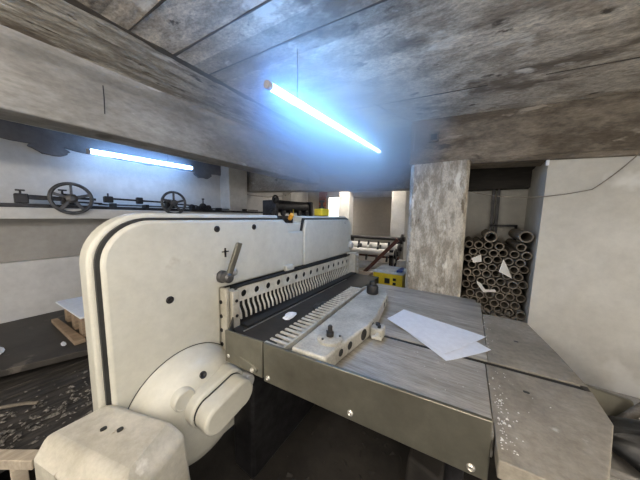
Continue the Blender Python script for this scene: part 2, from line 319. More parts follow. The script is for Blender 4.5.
def haze(c, r, dens, col, zmax, xmin, label):  # scattering volume added to imitate the halo of glow around a tube
    m = bpy.data.materials.new('lamp_haze'); m.use_nodes = True; nt = m.node_tree; N = nt.nodes; L = nt.links; N.clear()
    out = N.new('ShaderNodeOutputMaterial'); vs = N.new('ShaderNodeVolumeScatter'); vs.inputs['Color'].default_value = (*col,1); vs.inputs['Anisotropy'].default_value = 0.0
    tc = N.new('ShaderNodeTexCoord'); ln = N.new('ShaderNodeVectorMath'); ln.operation = 'LENGTH'
    mp = N.new('ShaderNodeMapping'); mp.inputs['Scale'].default_value = (1/r[0],1/r[1],1/r[2]); L.new(tc.outputs['Object'], mp.inputs[0]); L.new(mp.outputs[0], ln.inputs[0])
    mr = N.new('ShaderNodeMapRange'); mr.interpolation_type = 'SMOOTHSTEP'; mr.inputs['From Min'].default_value = 0.3; mr.inputs['From Max'].default_value = 0.98; mr.inputs['To Min'].default_value = dens; mr.inputs['To Max'].default_value = 0
    L.new(ln.outputs['Value'], mr.inputs['Value']); L.new(mr.outputs[0], vs.inputs['Density']); L.new(vs.outputs[0], out.inputs['Volume'])
    mb = MB(); n = 16; prof = [(max(0.001,math.sin(math.pi*j/n)), -math.cos(math.pi*j/n)) for j in range(n+1)]
    mb.lathe((0,0,0),(0,0,1),prof,28); mb.v = [(v[0]*r[0]+c[0],v[1]*r[1]+c[1],v[2]*r[2]+c[2]) for v in mb.v]
    mb.v = [(v[0],v[1],min(v[2],zmax(v[0]))) for v in mb.v]; mb.v = [(max(v[0],xmin),v[1],v[2]) for v in mb.v]
    return single('glow_haze', mb, m, c, label, 'haze', kind='stuff')
haze((-0.746,1.50,2.13),(0.72,1.2,0.52),3.2,(0.56,0.78,1.0),lambda x: ceil_z(x)-0.02,-9,'pale blue haze added as the glow around the tube hung over the machine')
haze((-3.66,1.42,2.25),(0.32,0.95,0.30),1.3,(0.62,0.82,1.0),lambda x: 2.42,-3.94,'pale blue haze added as the glow around the tube before the left wall')

# ------------------------------------------------------------------ the paper cutting machine
pc = thing('paper_cutter', (-1.1,1.3,0), 'large cream paper cutting machine with steel table and clamp fingers', 'cutting machine')
PF = -1.10    # front plane of the panel
# body frame behind the panels
prof = arc(0.215+0.20,1.558-0.20,0.20,180,90,12) + [(2.40,1.558-0.012),(2.40,0.25),(0.215,0.25)]
prof = [(0.226,0.25)] + arc(0.426,1.358,0.20,180,90,12) + [(1.22,1.558),(1.22,1.50),(1.50,1.50),(1.50,1.556)] + arc(2.30,1.456,0.10,90,0,6) + [(2.40,0.25)] 
MB().prism(prof, 'x', -1.235, -1.135).build('body', cream, pc, bevel=0.014, seg=3)
MB().prism([(0.50,0.25),(0.50,1.40),(0.60,1.50),(2.30,1.50),(2.38,1.44),(2.38,0.25)], 'x', -1.60, -1.236).build('rear_body', cream, pc, bevel=0.02, seg=3)
# dark strip standing in for the shade in the gap between body and front panel
g = [(0.245,0.3)] + arc(0.245+0.18,1.538-0.18,0.18,180,90,12) + [(1.24,1.538),(1.30,1.43),(1.47,1.43),(1.50,1.538)] + arc(2.29,1.438,0.10,90,0,6) + [(2.39,1.14),(0.735,1.145),(0.735,0.3)]
MB().prism(g, 'x', -1.136, -1.118).build('panel_gap_strip', dark_gap, pc)
f = [(0.258,0.32)] + arc(0.258+0.17,1.527-0.17,0.17,180,90,12) + [(1.235,1.527),(1.285,1.50),(1.30,1.44),(1.46,1.437),(1.495,1.45),(1.495,1.47)] 
f = [(0.258,0.32)] + arc(0.428,1.357,0.17,180,90,12) + [(1.24,1.527),(1.285,1.49),(1.30,1.437),(1.478,1.437),(1.478,1.152),(0.725,1.158),(0.72,0.32)]
fp = MB().prism(f, 'x', -1.13, PF).build('front_panel', cream, pc, bevel=0.014, seg=3)
f2 = [(1.486,1.152),(1.486,1.44),(1.512,1.525)] + arc(2.28,1.425,0.10,90,0,8) + [(2.38,1.148)]
MB().prism(f2, 'x', -1.13, PF+0.004).build('end_cover', cream, pc, bevel=0.012, seg=3)
for (yy,zz) in [(0.718,1.480),(0.967,1.483),(0.476,1.170),(2.22,1.49),(2.33,1.29)]:
    mb = MB(); mb.lathe((PF-0.002,yy,zz),(1,0,0),[(0.017,0),(0.017,0.004),(0.011,0.007),(0.009,0.003),(0.0005,0.003)],16); mb.build('screw_plug', black_iron, pc)
mb = MB(); mb.box(PF-0.002,PF+0.005,0.758,0.766,1.325,1.375); mb.box(PF-0.002,PF+0.005,0.742,0.782,1.352,1.358); mb.build('key_slot', black_iron, pc)
MB().box(PF-0.002,PF+0.028,1.24,1.33,1.150,1.192).build('latch_block', cream, pc, bevel=0.006)
MB().box(PF-0.002,PF+0.004,0.690,0.704,1.20,1.25).build('label_plate', grey_paint, pc)
# lever with hub
lv = MB().hexa([(-1.055,0.722,1.225),(-1.035,0.722,1.225),(-1.035,0.750,1.215),(-1.055,0.750,1.215)], [(-1.045,0.790,1.408),(-1.025,0.790,1.408),(-1.025,0.822,1.400),(-1.045,0.822,1.400)]).build('lever', plate_steel, pc, bevel=0.004)
mb = MB(); mb.lathe((PF-0.005,0.735,1.222),(1,0,0),[(0.034,0),(0.034,0.02),(0.026,0.03),(0.026,0.075),(0.018,0.082),(0.0005,0.082)],20); mb.build('lever_hub', wheel_m, lv)
mb = MB(); mb.lathe((PF-0.005,0.80,1.235),(1,0,0),[(0.020,0),(0.020,0.03),(0.012,0.036),(0.0005,0.036)],16); mb.cyl((PF+0.015,0.735,1.222),(PF+0.015,0.80,1.235),0.008); mb.build('lever_link', bright_steel, lv)
# gear housing with caps
gy, gz = 0.535, 0.645
gh = MB().lathe((-1.105,gy,gz),(1,0,0),[(0.266,0),(0.262,0.012),(0.256,0.022),(0.25,0.07),(0.238,0.11),(0.215,0.14),(0.17,0.162),(0.09,0.172),(0.0005,0.174)],56).build('gear_housing', cream, pc, smooth=60)
MB().torus((-1.098,gy,gz),(1,0,0),0.2665,0.0018,56,6).build('housing_seam', dark_gap, gh)
mb = MB(); mb.lathe((-0.96,0.440,0.786),(1,0,0.0),[(0.046,-0.07),(0.045,0.022),(0.042,0.028),(0.038,0.030),(0.036,0.027),(0.0005,0.027)],32); mb.build('inspection_cap', cream, gh, smooth=50)
def obround(y0,y1,zc,r,tilt,n=14):
    return arc(y1,zc+tilt,r,-90,90,n)+arc(y0,zc,r,90,270,n)
MB().prism(obround(0.512,0.625,0.720,0.078,0.028), 'x', -1.02, -0.885).build('motor_flange', cream, gh, bevel=0.012, seg=3)
MB().prism(obround(0.510,0.622,0.716,0.064,0.028), 'x', -0.885, -0.80).build('motor_cover', cream, gh, bevel=0.012, seg=3)
MB().prism(obround(0.510,0.622,0.716,0.0648,0.028), 'x', -0.886, -0.882).build('motor_cover_seam', dark_gap, gh)
mb = MB(); mb.lathe((-0.955,0.530,0.835),(0.85,-0.05,0.5),[(0.016,-0.02),(0.016,0.004),(0.012,0.007),(0.0005,0.002)],18); mb.build('oil_plug', black_iron, gh)
mb = MB(); mb.cyl((-0.98,0.70,0.735),(-0.85,0.70,0.735),0.035,18); mb.build('shaft_end', grey_paint, gh, bevel=0.004)
# motor box in front, low on the left
prof = [(-1.13,0.30),(-0.80,0.30),(-0.775,0.70),(-0.845,0.815),(-1.13,0.825)]
cb = MB(); 
cb.hexa([(-1.128,0.035,0.15),(-0.70,0.06,0.15),(-0.70,0.40,0.15),(-1.128,0.40,0.15)], [(-1.128,0.045,0.745),(-0.76,0.075,0.70),(-0.76,0.40,0.68),(-1.128,0.40,0.745)])
mo = [(-1.128,0.36),(-0.86,0.36)]
mbx = MB(); mbx.add([(-1.128,0.058,0.15),(-0.69,0.13,0.15),(-0.77,0.41,0.15),(-1.128,0.29,0.15),
                     (-1.128,0.060,0.765),(-0.712,0.150,0.765),(-0.790,0.370,0.775),(-1.128,0.29,0.775),
                     (-1.132,0.092,0.820),(-0.768,0.190,0.815),(-0.853,0.347,0.815),(-1.132,0.250,0.820)],
                    [(0,3,2,1),(0,1,5,4),(1,2,6,5),(2,3,7,6),(3,0,4,7),(4,5,9,8),(5,6,10,9),(6,7,11,10),(7,4,8,11),(8,9,10,11)])
mbx.build('motor_box', cream_worn, pc, bevel=0.016, seg=3)
for (xx,yy) in [(-1.00,0.205),(-0.95,0.235)]:
    MB().prism(rrect(xx-0.008,xx+0.008,yy-0.009,yy+0.009,0.007,4),'z',0.812,0.8215).build('box_slot', dark_gap, pc)
MB().lathe((-0.772,0.30,0.62),(1,0,0),[(0.016,-0.03),(0.016,0.03),(0.010,0.036),(0.0005,0.036)],16).build('box_bolt', black_iron, pc)
# frame upright with bolts and perforated clamp bar
fr = MB(); fr.box(-1.14,-1.055,0.728,0.748,0.62,1.158); fr.box(-1.10,-1.035,0.755,0.800,0.60,1.14); fr.build('frame_upright', cream_worn, pc, bevel=0.004)
for i in range(6):
    MB().lathe((-1.04,0.778,0.66+0.085*i),(1,0,0),[(0.009,0),(0.009,0.009),(0.0005,0.011)],10).build('frame_bolt', black_iron, pc)
    MB().lathe((-1.10,0.7285,0.68+0.08*i),(0,-1,0),[(0.011,-0.004),(0.011,0.004),(0.0005,0.005)],10).build('frame_bolt', black_iron, pc)
MB().tube([(-1.06,0.765,0.62),(-1.06,0.765,1.10),(-1.06,0.80,1.150),(-1.06,0.86,1.156),(-1.06,2.3,1.140)],0.008,8).build('edge_gap_line', dark_gap, pc)  # black cord standing in for the shaded gap above the clamp bar
def holed_strip(y0, y1, zt0, zt1, zb0, zb1, n, r, x0, x1):
    """bar along y with round holes: each cell is a ring of quads from a square to a circle"""
    mb = MB(); K = 16
    for i in range(n):
        a, b = y0+(y1-y0)*i/n, y0+(y1-y0)*(i+1)/n
        za0 = zt0+(zt1-zt0)*i/n; za1 = zt0+(zt1-zt0)*(i+1)/n; zb_0 = zb0+(zb1-zb0)*i/n; zb_1 = zb0+(zb1-zb0)*(i+1)/n
        cy, cz = (a+b)/2, (za0+za1+zb_0+zb_1)/4
        sq = []; ci = []
        for k in range(K):
            t = 2*math.pi*(k+0.5)/K - math.pi/4 - math.pi/K
            t = 2*math.pi*k/K
            dx, dz = math.cos(t), math.sin(t); m_ = max(abs(dx),abs(dz)); u, v = dx/m_, dz/m_
            yy = cy+(b-a)/2*u; f_ = (yy-a)/(b-a); top = za0+(za1-za0)*f_; bot = zb_0+(zb_1-zb_0)*f_
            sq.append((yy, (top+bot)/2+(top-bot)/2*v)); ci.append((cy+r*dx, cz+r*dz))
        vs = [(x1,*p) for p in sq]+[(x1,*p) for p in ci]+[(x0,*p) for p in ci]+[(x0,*p) for p in sq]
        fs = []
        for k in range(K):
            j = (k+1)%K
            fs += [(k,j,K+j,K+k),(K+k,K+j,2*K+j,2*K+k),(2*K+k,2*K+j,3*K+j,3*K+k)]
            if abs(sq[k][1]-sq[j][1]) < 0.02 or True: fs.append((3*K+k,3*K+j,j,k))
        mb.add(vs, fs)
    return mb
cl = holed_strip(0.80,2.26,1.146,1.124,1.066,1.03,15,0.0205,-1.065,-1.058).build('clamp_bar', finger_m, pc, smooth=25)
MB().box(-1.12,-1.0865,0.80,2.30,0.94,1.15).build('clamp_shade_sheet', dark_gap, pc)  # dark sheet added so clamp holes and finger gaps look shaded
NF = 40
for i in range(NF):
    t = i/(NF-1); yy = 0.815+1.42*t; zt = 1.068-0.034*t; zb = 0.965-0.04*t
    mb = MB(); w_ = 0.0055
    pts = [(-1.076,zt+0.01),(-1.074,zt-0.035),(-1.054,zb+0.03),(-1.050,zb),(-1.040,zb),(-1.043,zb+0.035),(-1.064,zt-0.03),(-1.066,zt+0.01)]
    mb.prism(pts,'y',yy-w_,yy+w_); mb.build('clamp_finger', finger_m, cl, bevel=0.002, seg=1)
MB().box(-1.13,-0.99,2.27,2.385,0.60,1.16).build('frame_upright', cream_worn, pc, bevel=0.01)
for i in range(4):
    MB().lathe((-0.992,2.33,0.98+i*0.05),(1,0,0),[(0.016,-0.004),(0.016,0.01),(0.0005,0.013)],12).build('frame_bolt', grey_paint, pc)
mb = MB(); mb.lathe((-1.10,2.355,1.235),(1,0,0),[(0.04,-0.01),(0.04,0.03),(0.028,0.04),(0.0005,0.04)],18); mb.build('end_knob', grey_paint, pc, bevel=0.003)
# dark bed, table
TZ = 0.95
mb = MB(); mb.hexa([(-1.10,0.75,0.86),(-0.725,0.70,0.86),(-0.725,2.28,0.86),(-1.10,2.28,0.86)],[(-1.10,0.75,0.938),(-0.725,0.70,0.938),(-0.725,2.28,0.938),(-1.10,2.28,0.938)])
bd = mb.build('bed', bed_dark, pc)
mb = MB(); mb.box(-0.962,-0.955,0.76,2.0,0.938,0.9415); mb.build('cutting_stick', bright_steel, bd)
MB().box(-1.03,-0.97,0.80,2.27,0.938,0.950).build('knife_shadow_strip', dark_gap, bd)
# steel table in two leaves with the spindle slot between them
sl0 = lambda x: 1.118 + 0.050*(x+0.36)
mb = MB(); xs = (-0.72, 0.105)
mb.hexa([(xs[0],0.70,0.88),(xs[1],0.75,0.88),(xs[1],sl0(xs[1])-0.017,0.88),(xs[0],sl0(xs[0])-0.017,0.88)],
        [(xs[0],0.70,TZ),(xs[1],0.75,TZ),(xs[1],sl0(xs[1])-0.017,TZ),(xs[0],sl0(xs[0])-0.017,TZ)])
mb.build('table_leaf', table_steel, pc, bevel=0.003)
mb = MB()
mb.hexa([(xs[0],sl0(xs[0])+0.012,0.88),(0.115,sl0(0.115)+0.012,0.88),(0.125,1.95,0.88),(xs[0],1.845,0.88)],
        [(xs[0],sl0(xs[0])+0.012,TZ),(0.115,sl0(0.115)+0.012,TZ),(0.125,1.95,TZ),(xs[0],1.845,TZ)])
mb.hexa([(xs[0],1.845,0.90),(0.10,1.93,0.90),(0.10,2.06,0.90),(xs[0],2.06,0.90)],[(xs[0],1.845,0.935),(0.10,1.93,0.935),(0.10,2.06,0.935),(xs[0],2.06,0.935)])
mb.build('table_leaf', table_steel, pc, bevel=0.003)
MB().hexa([(xs[0],1.088,0.87),(0.41,1.142,0.87),(0.41,1.169,0.87),(xs[0],1.111,0.87)],[(xs[0],1.084,0.925),(0.41,1.141,0.925),(0.41,1.168,0.925),(xs[0],1.112,0.925)]).build('slot_floor', dark_gap, pc)
MB().cyl((-0.35,1.115,0.938),(0.385,1.153,0.938),0.0125,14).build('spindle', black, pc)
# dusty extension board
mb = MB()
lo = [(0.107,0.675),(0.29,0.685),(0.405,0.985),(0.411,sl0(0.41)-0.017),(0.107,sl0(0.107)-0.017)]
mb.prism(lo,'z',0.90,TZ+0.001)
hi = [(0.117,sl0(0.117)+0.012),(0.411,sl0(0.41)+0.012),(0.385,1.40),(0.333,1.73),(0.124,1.73)]
mb.prism(hi,'z',0.90,TZ+0.001)
mb.build('table_extension', dusty, pc, bevel=0.003)
mb = MB(); mb.hexa([(0.39,1.14,0.915),(0.408,1.14,0.915),(0.408,1.17,0.915),(0.39,1.17,0.915)],[(0.39,1.14,0.95),(0.408,1.14,0.95),(0.408,1.17,0.95),(0.39,1.17,0.95)]); mb.build('slot_end', black_iron, pc)
for (xx,yy) in [(0.215,1.01),(0.245,1.42)]:
    MB().prism(rrect(xx-0.009,xx+0.009,yy-0.005,yy+0.005,0.004,3),'z',TZ+0.0005,TZ+0.0025).build('board_hole', dark_gap, pc)
# side plates of the table
PY = lambda x: 0.730+0.083*(x-0.095)
def skew_plate(x0, x1, z0a, z0b, z1a, z1b, th, name):
    return MB().hexa([(x0,PY(x0)-th,z0a),(x1,PY(x1)-th,z0b),(x1,PY(x1),z0b),(x0,PY(x0),z0a)],[(x0,PY(x0)-th,z1a),(x1,PY(x1)-th,z1b),(x1,PY(x1),z1b),(x0,PY(x0),z1a)]).build(name, plate_steel, pc, bevel=0.003)
p1 = skew_plate(-0.935,-0.705,0.852,0.845,1.008,1.012,0.012,'side_plate')
p2 = skew_plate(-0.695,0.095,0.838,0.834,1.012,1.014,0.014,'side_plate')
MB().hexa([(-0.935,0.646,0.855),(-0.925,0.646,0.855),(-1.04,0.762,0.855),(-1.05,0.762,0.855)],[(-0.935,0.646,1.0),(-0.925,0.646,1.0),(-1.04,0.762,1.0),(-1.05,0.762,1.0)]).build('plate_flange', plate_steel, p1)
br = MB().prism([(-0.93,0.862),(-0.76,0.853),(-0.735,0.862),(-0.73,0.880),(-0.745,0.893),(-0.93,0.918)],'y',0.640,0.652).build('hinge_strap', plate_steel, p1, bevel=0.003)
br.rotation_euler = (0,0,0)
for (xx,zz) in [(-0.755,0.872),(-0.915,0.885)]:
    MB().lathe((xx,0.642,zz),(0,-1,0),[(0.011,-0.01),(0.011,0.006),(0.006,0.011),(0.0005,0.011)],14).build('strap_screw', bright_steel, p1)
for (xx,zz) in [(-0.67,0.862),(0.055,0.858),(-0.30,0.865)]:
    MB().lathe((xx,PY(xx)-0.013,zz),(0,-1,0),[(0.011,-0.01),(0.011,0.004),(0.007,0.008),(0.004,0.004),(0.0005,0.004)],14).build('plate_screw', bright_steel, p2)
# undercarriage
mb = MB(); mb.box(-0.95,0.10,0.80,0.86,0.78,0.89); mb.box(-0.95,0.10,1.78,1.84,0.78,0.89); mb.build('table_rail', black_iron, pc)
for (xx,yy) in [(0.02,0.86),(0.02,1.78)]:
    mb = MB(); mb.cyl((xx,yy,0.0),(xx,yy,0.90),0.03,14); mb.cyl((xx,yy,0.0),(xx,yy,0.02),0.07,18); mb.build('table_leg', black_iron, pc)
mb = MB(); mb.box(-1.13,-0.95,0.80,2.30,0.0,0.86); mb.build('pedestal', black_iron, pc, bevel=0.02)
mb = MB(); mb.cyl((-0.72,0.95,0.78),(-0.72,0.95,0.89),0.05,16,0.03); mb.cyl((-0.72,0.95,0.70),(-0.72,0.95,0.79),0.02); mb.build('under_bolt', grey_paint, pc)
# back gauge: cast beam with holed front, comb teeth, knobs
gp = [(-0.565,0.679),(-0.41,0.692),(-0.405,0.78),(-0.372,1.04),(-0.372,1.16),(-0.425,1.545),(-0.455,1.60),(-0.60,1.60)]
bgm = MB().prism(gp,'z',0.955,1.024)
bg_ = bgm.build('back_gauge', cast, pc, bevel=0.008, seg=3)
def web_pt(t):   # along the front edge of the casting
    pl = [(-0.405,0.78),(-0.372,1.04),(-0.372,1.16),(-0.425,1.545)]
    segs = [(Vector(pl[i]),Vector(pl[i+1])) for i in range(3)]; tot = sum((b-a).length for a,b in segs); s_ = t*tot
    for a,b in segs:
        l = (b-a).length
        if s_ <= l: d = (b-a).normalized(); return a+d*s_, Vector((d.y,-d.x))
        s_ -= l
    return segs[-1][1], Vector((1,0))
for (t,r) in [(0.03,0.016),(0.12,0.018),(0.28,0.027),(0.42,0.019),(0.83,0.019),(0.93,0.015)]:
    p,n = web_pt(t); n3 = Vector((n.x,n.y,0)); c = Vector((p.x,p.y,0.991))
    mb = MB(); mb.lathe(c-n3*0.012, n3, [(r,0),(r,0.0126),(r*0.9,0.0126),(r*0.85,0.0123),(0.0005,0.0123)],18); mb.build('web_hole', dark_gap, bg_)
MB().box(-0.600,-0.565,0.679,1.66,0.945,0.978).build('gauge_shelf', cast, bg_, bevel=0.003)
mb = MB(); mb.hexa([(-0.615,0.677,0.945),(-0.605,0.677,0.945),(-0.627,1.19,0.945),(-0.637,1.19,0.945)],[(-0.615,0.677,1.004),(-0.605,0.677,1.004),(-0.627,1.19,1.004),(-0.637,1.19,1.004)])
mb.hexa([(-0.637,1.20,0.945),(-0.627,1.20,0.945),(-0.640,1.70,0.945),(-0.650,1.70,0.945)],[(-0.637,1.20,1.004),(-0.627,1.20,1.004),(-0.640,1.70,1.004),(-0.650,1.70,1.004)])
gb = mb.build('gauge_fence', cast, bg_, bevel=0.002)
for i in range(28):
    yy = 0.695+i*0.036; xa = -0.617-0.03*(yy-0.745)
    MB().hexa([(xa-0.12,yy,0.977),(xa,yy,0.977),(xa,yy+0.014,0.977),(xa-0.12,yy+0.014,0.977)],[(xa-0.12,yy,0.983),(xa,yy,0.985),(xa,yy+0.014,0.985),(xa-0.12,yy+0.014,0.983)]).build('comb_tooth', finger_m, gb)
mb = MB(); mb.lathe((-0.462,0.815,1.022),(0,0,1),[(0.055,0),(0.055,0.012),(0.048,0.017),(0.022,0.019),(0.0005,0.019)],28); kn = mb.build('clamp_disc', cast, bg_)
mb = MB(); mb.lathe((-0.462,0.815,1.039),(0,0,1),[(0.016,0),(0.016,0.02),(0.010,0.024),(0.010,0.045),(0.006,0.05),(0.0005,0.05)],16); mb.build('stud', black, kn)
for a in (0.5,2.4,4.4):
    mb = MB(); mb.lathe((-0.462+0.042*math.cos(a),0.815+0.042*math.sin(a),1.034),(0,0,1),[(0.005,0),(0.005,0.01),(0.0005,0.011)],8); mb.build('disc_screw', black, kn)
mb = MB(); n = 40
mb.lathe((-0.518,1.50,1.022),(0,0,1),[(0.034,0),(0.040,0.01),(0.040,0.05),(0.036,0.062),(0.024,0.066),(0.022,0.088),(0.014,0.095),(0.0005,0.095)],24); mb.build('big_knob', black, bg_)
mb = MB(); mb.prism(rrect(-0.372,-0.308,1.05,1.125,0.02,5),'z',0.955,1.005); sb = mb.build('spindle_block', cast, bg_, bevel=0.006)
mb = MB(); mb.lathe((-0.345,1.10,1.004),(0,0,1),[(0.012,0),(0.012,0.012),(0.0005,0.015)],12); mb.lathe((-0.33,1.075,1.004),(0,0,1),[(0.009,0),(0.009,0.014),(0.0005,0.016)],12); mb.build('block_stud', black, sb)
mb = MB(); mb.cyl((-0.325,1.045,0.985),(-0.325,1.015,0.98),0.011,12); mb.cyl((-0.30,1.02,0.98),(-0.345,1.015,0.98),0.008,10); mb.build('block_handle', finger_m, sb)

# ------------------------------------------------------------------ things on the machine
def sheet(name, pts, z, label, thick=0.0012, m=paper, curl=0.004):
    """paper sheet: subdivided quad with a slight curl and real thickness"""
    A,B,C_,D = [Vector((p[0],p[1],0)) for p in pts]; n = 12; mb = MB(); vs = []
    for k in range(2):
        for i in range(n+1):
            for j in range(n+1):
                u, v = i/n, j/n; p = A*(1-u)*(1-v)+B*u*(1-v)+C_*u*v+D*(1-u)*v
                h = curl*(abs(2*u-1)**3)*(1 if v > 0.5 else 0.6)
                vs.append((p.x,p.y,z+h+(thick if k else 0)))
    q = (n+1)**2; fs = []
    for i in range(n):
        for j in range(n):
            a = i*(n+1)+j; fs += [(a,a+1,a+n+2,a+n+1),(q+a,q+a+n+1,q+a+n+2,q+a+1)]
    for i in range(n):
        fs += [(i,i+1,q+i+1,q+i),(n*(n+1)+i,n*(n+1)+i+1,q+n*(n+1)+i+1,q+n*(n+1)+i),(i*(n+1),(i+1)*(n+1),q+(i+1)*(n+1),q+i*(n+1)),(i*(n+1)+n,(i+1)*(n+1)+n,q+(i+1)*(n+1)+n,q+i*(n+1)+n)]
    mb.add(vs,fs); c = sum((Vector(p) for p in pts), Vector((0,0)))/4
    return single(name, mb, m, (c.x,c.y,z), label, 'paper', 'white sheets on the steel table')
sheet('paper_sheet', [(-0.359,1.336),(-0.074,1.434),(0.134,1.253),(-0.033,1.047)], 0.9512, 'lower white paper sheet whose corner sticks out beyond the other on the steel table')
sheet('paper_sheet', [(-0.355,1.300),(-0.304,1.496),(0.122,1.370),(-0.045,1.085)], 0.9575, 'upper white paper sheet lying across another on the steel table', curl=0.003)
mb = MB()   # crumpled scrap on the dark bed
def crumple(c, rx, ry, rz, n=9, m=6, seed=1):
    rr = random.Random(seed); mb = MB(); vs = []; 
    for j in range(m+1):
        for i in range(n):
            a = 2*math.pi*i/n; ph = math.pi*j/m; k = rr.uniform(0.65,1.1)
            vs.append((c[0]+rx*k*math.cos(a)*math.sin(ph), c[1]+ry*k*math.sin(a)*math.sin(ph), max(c[2]-rz*0.9, c[2]-rz*math.cos(ph)*rr.uniform(0.7,1.1))))
    fs = []
    for j in range(m):
        for i in range(n): fs.append((j*n+i,j*n+(i+1)%n,(j+1)*n+(i+1)%n,(j+1)*n+i))
    return mb.add(vs,fs)
single('paper_scrap', crumple((-0.86,1.02,0.955),0.03,0.055,0.018,seed=3), paper, (-0.86,1.02,0.9385), 'crumpled white paper scrap on the dark cutting bed by the comb teeth', 'scrap', smooth=0)
single('rag', crumple((-0.80,1.26,0.949),0.05,0.10,0.009,seed=5), black, (-0.80,1.26,0.942), 'black rag scrap lying on the dark bed beyond the white scrap', 'scrap', smooth=0)
mb = MB(); rr = random.Random(4)   # plaster crumbs on the extension board: uncountable
for i in range(150):
    if i < 110: px, py = 0.118+abs(rr.gauss(0,0.022)), rr.choice([rr.uniform(0.70,1.10), rr.uniform(0.80,0.92), rr.uniform(0.71,0.80), rr.uniform(1.2,1.7)])
    else: px, py = rr.uniform(-0.25,0.32), rr.uniform(0.86,1.10)
    if px < 0.106 and py < 0.86: continue
    if abs(py-sl0(px)) < 0.025: continue
    r = rr.uniform(0.0008,0.0026)*(1.9 if rr.random() < 0.10 else 1)
    if px+r > 0.27 or py < 0.69: continue
    z = TZ+0.0012
    mb.add([(px-r,py-r,z),(px+r,py-r*0.6,z),(px+r*0.7,py+r,z),(px-r*0.8,py+r*0.9,z),(px,py,z+r*1.1)],[(0,3,2,1),(0,1,4),(1,2,4),(2,3,4),(3,0,4)])
single('plaster_crumbs', mb, paper_dull, (0.1,0.9,TZ), 'white plaster crumbs scattered where the steel table meets the dusty board', 'crumbs', kind='stuff', smooth=0)

# orange grip in the notch and yellow oiler on the top of the machine
oc = thing('orange_lever', (-1.16,1.36,1.50), 'orange handled lever standing in the notch on the machine top', 'lever')
mb = MB(); mb.box(-1.185,-1.135,1.345,1.385,1.5005,1.53); mb.build('foot', black_iron, oc)
mb = MB(); mb.lathe((-1.15,1.36,1.525),(0.35,-0.12,0.35),[(0.008,0),(0.016,0.01),(0.019,0.04),(0.015,0.06),(0.0005,0.064)],14); mb.build('grip', orange, oc)
yo = thing('oil_can', (-1.25,1.99,1.558), 'yellow can with black spout standing on the machine top at its far end', 'can')
MB().box(-1.30,-1.20,1.92,2.06,1.5585,1.632).build('can_body', yellow, yo, bevel=0.012)
mb = MB(); mb.lathe((-1.25,1.99,1.63),(0,0,1),[(0.030,0),(0.030,0.02),(0.014,0.03),(0.014,0.06),(0.022,0.066),(0.022,0.085),(0.0005,0.09)],16); mb.cyl((-1.25,1.95,1.70),(-1.25,2.05,1.715),0.008,8); mb.build('spout', black, yo)

# ------------------------------------------------------------------ niche: stacked cardboard tubes and what is around them
def tube_mesh(r, t, L):
    return MB().lathe((0,0,0),(0,1,0),[(r,0),(r,L),(r-t,L),(r-t,0),(r,0)],18)
proto = None; cnt = 0
TL = 'hollow grey cardboard core packed in the stack inside the niche beside the column'
pitch = 0.0655; row = 0; z = 0.736+pitch/2
while z < 1.345:
    off = pitch/2 if row % 2 else 0; x = 0.034+off
    while x < 0.405:
        if z < 1.29 or random.random() < 0.8:
            sc = random.uniform(0.90,0.95)
            if proto is None:
                proto = tube_mesh(pitch/2, 0.0085, 0.55).build('cardboard_tube', card); o = proto
            else:
                o = proto.copy(); COL.objects.link(o)
            o.location = (x, 2.20+random.uniform(0,0.09), z); o.scale = (sc,1,sc); o.rotation_euler = (0,random.uniform(0,6.28),0)
            tag(o, TL, 'cardboard tube', 'cardboard tubes stacked in the niche'); cnt += 1
        x += pitch
    z += pitch*0.87; row += 1
zt = z - pitch*0.87 + pitch*0.5
big = None
for k,(xx,zz) in enumerate([(0.375,zt+0.052),(0.17,zt+0.04)]):
    if big is None: big = tube_mesh(0.042,0.010,0.5).build('cardboard_tube', card); o = big
    else: o = big.copy(); COL.objects.link(o)
    o.location = (xx,2.19,zz)
    tag(o, ['thicker grey cardboard core on top of the stack against the right wall','thicker grey cardboard core on top of the stack away from the wall'][k], 'cardboard tube', 'cardboard tubes stacked in the niche')
def flake(pts, z_off, label, seed):
    rr = random.Random(seed); mb = MB(); n = len(pts)
    mb.add([(p[0],p[1]+rr.uniform(-0.006,0.006),p[2]) for p in pts]+[(p[0],p[1]+0.004+rr.uniform(-0.003,0.003),p[2]) for p in pts],
           [tuple(range(n)),tuple(range(n,2*n))[::-1]]+[(i,(i+1)%n,n+(i+1)%n,n+i) for i in range(n)])
    c = pts[0]; return single('paper_scrap', mb, paper_dull, c, label, 'scrap', 'torn paper on the tubes', smooth=0)
flake([(0.055,2.175,1.235),(0.115,2.17,1.27),(0.125,2.172,1.215),(0.07,2.178,1.20)],0,'torn white paper at the upper left of the stacked tubes',1)
flake([(0.255,2.17,1.25),(0.285,2.165,1.19),(0.315,2.172,1.11),(0.275,2.175,1.13),(0.235,2.172,1.15)],0,'torn pale paper hanging on the right of the stacked tubes',2)
flake([(0.10,2.165,1.06),(0.13,2.16,1.045),(0.16,2.16,1.0),(0.22,2.165,1.01),(0.23,2.165,0.995),(0.15,2.168,0.975),(0.11,2.168,1.03)],0,'long curled white paper strip low on the stacked tubes',3)
mb = MB(); rr = random.Random(9)
for i in range(46):
    c = (rr.uniform(0.14,0.37),rr.uniform(2.135,2.17),rr.uniform(0.75,0.86)); r = rr.uniform(0.012,0.03)
    p = [Vector(c)+Vector((rr.uniform(-r,r),rr.uniform(-0.008,0.008),rr.uniform(-r,r)*0.7)) for _ in range(4)]
    mb.add([tuple(q) for q in p],[(0,1,2),(0,2,3),(0,3,1),(1,3,2)])
single('shredded_paper', mb, card, (0.25,2.15,0.74), 'torn brown paper waste heaped below the stacked tubes', 'paper waste', kind='stuff', smooth=0)
lad = thing('metal_rack', (0.24,2.88,0), 'black metal rack frame standing behind the stacked tubes', 'rack')
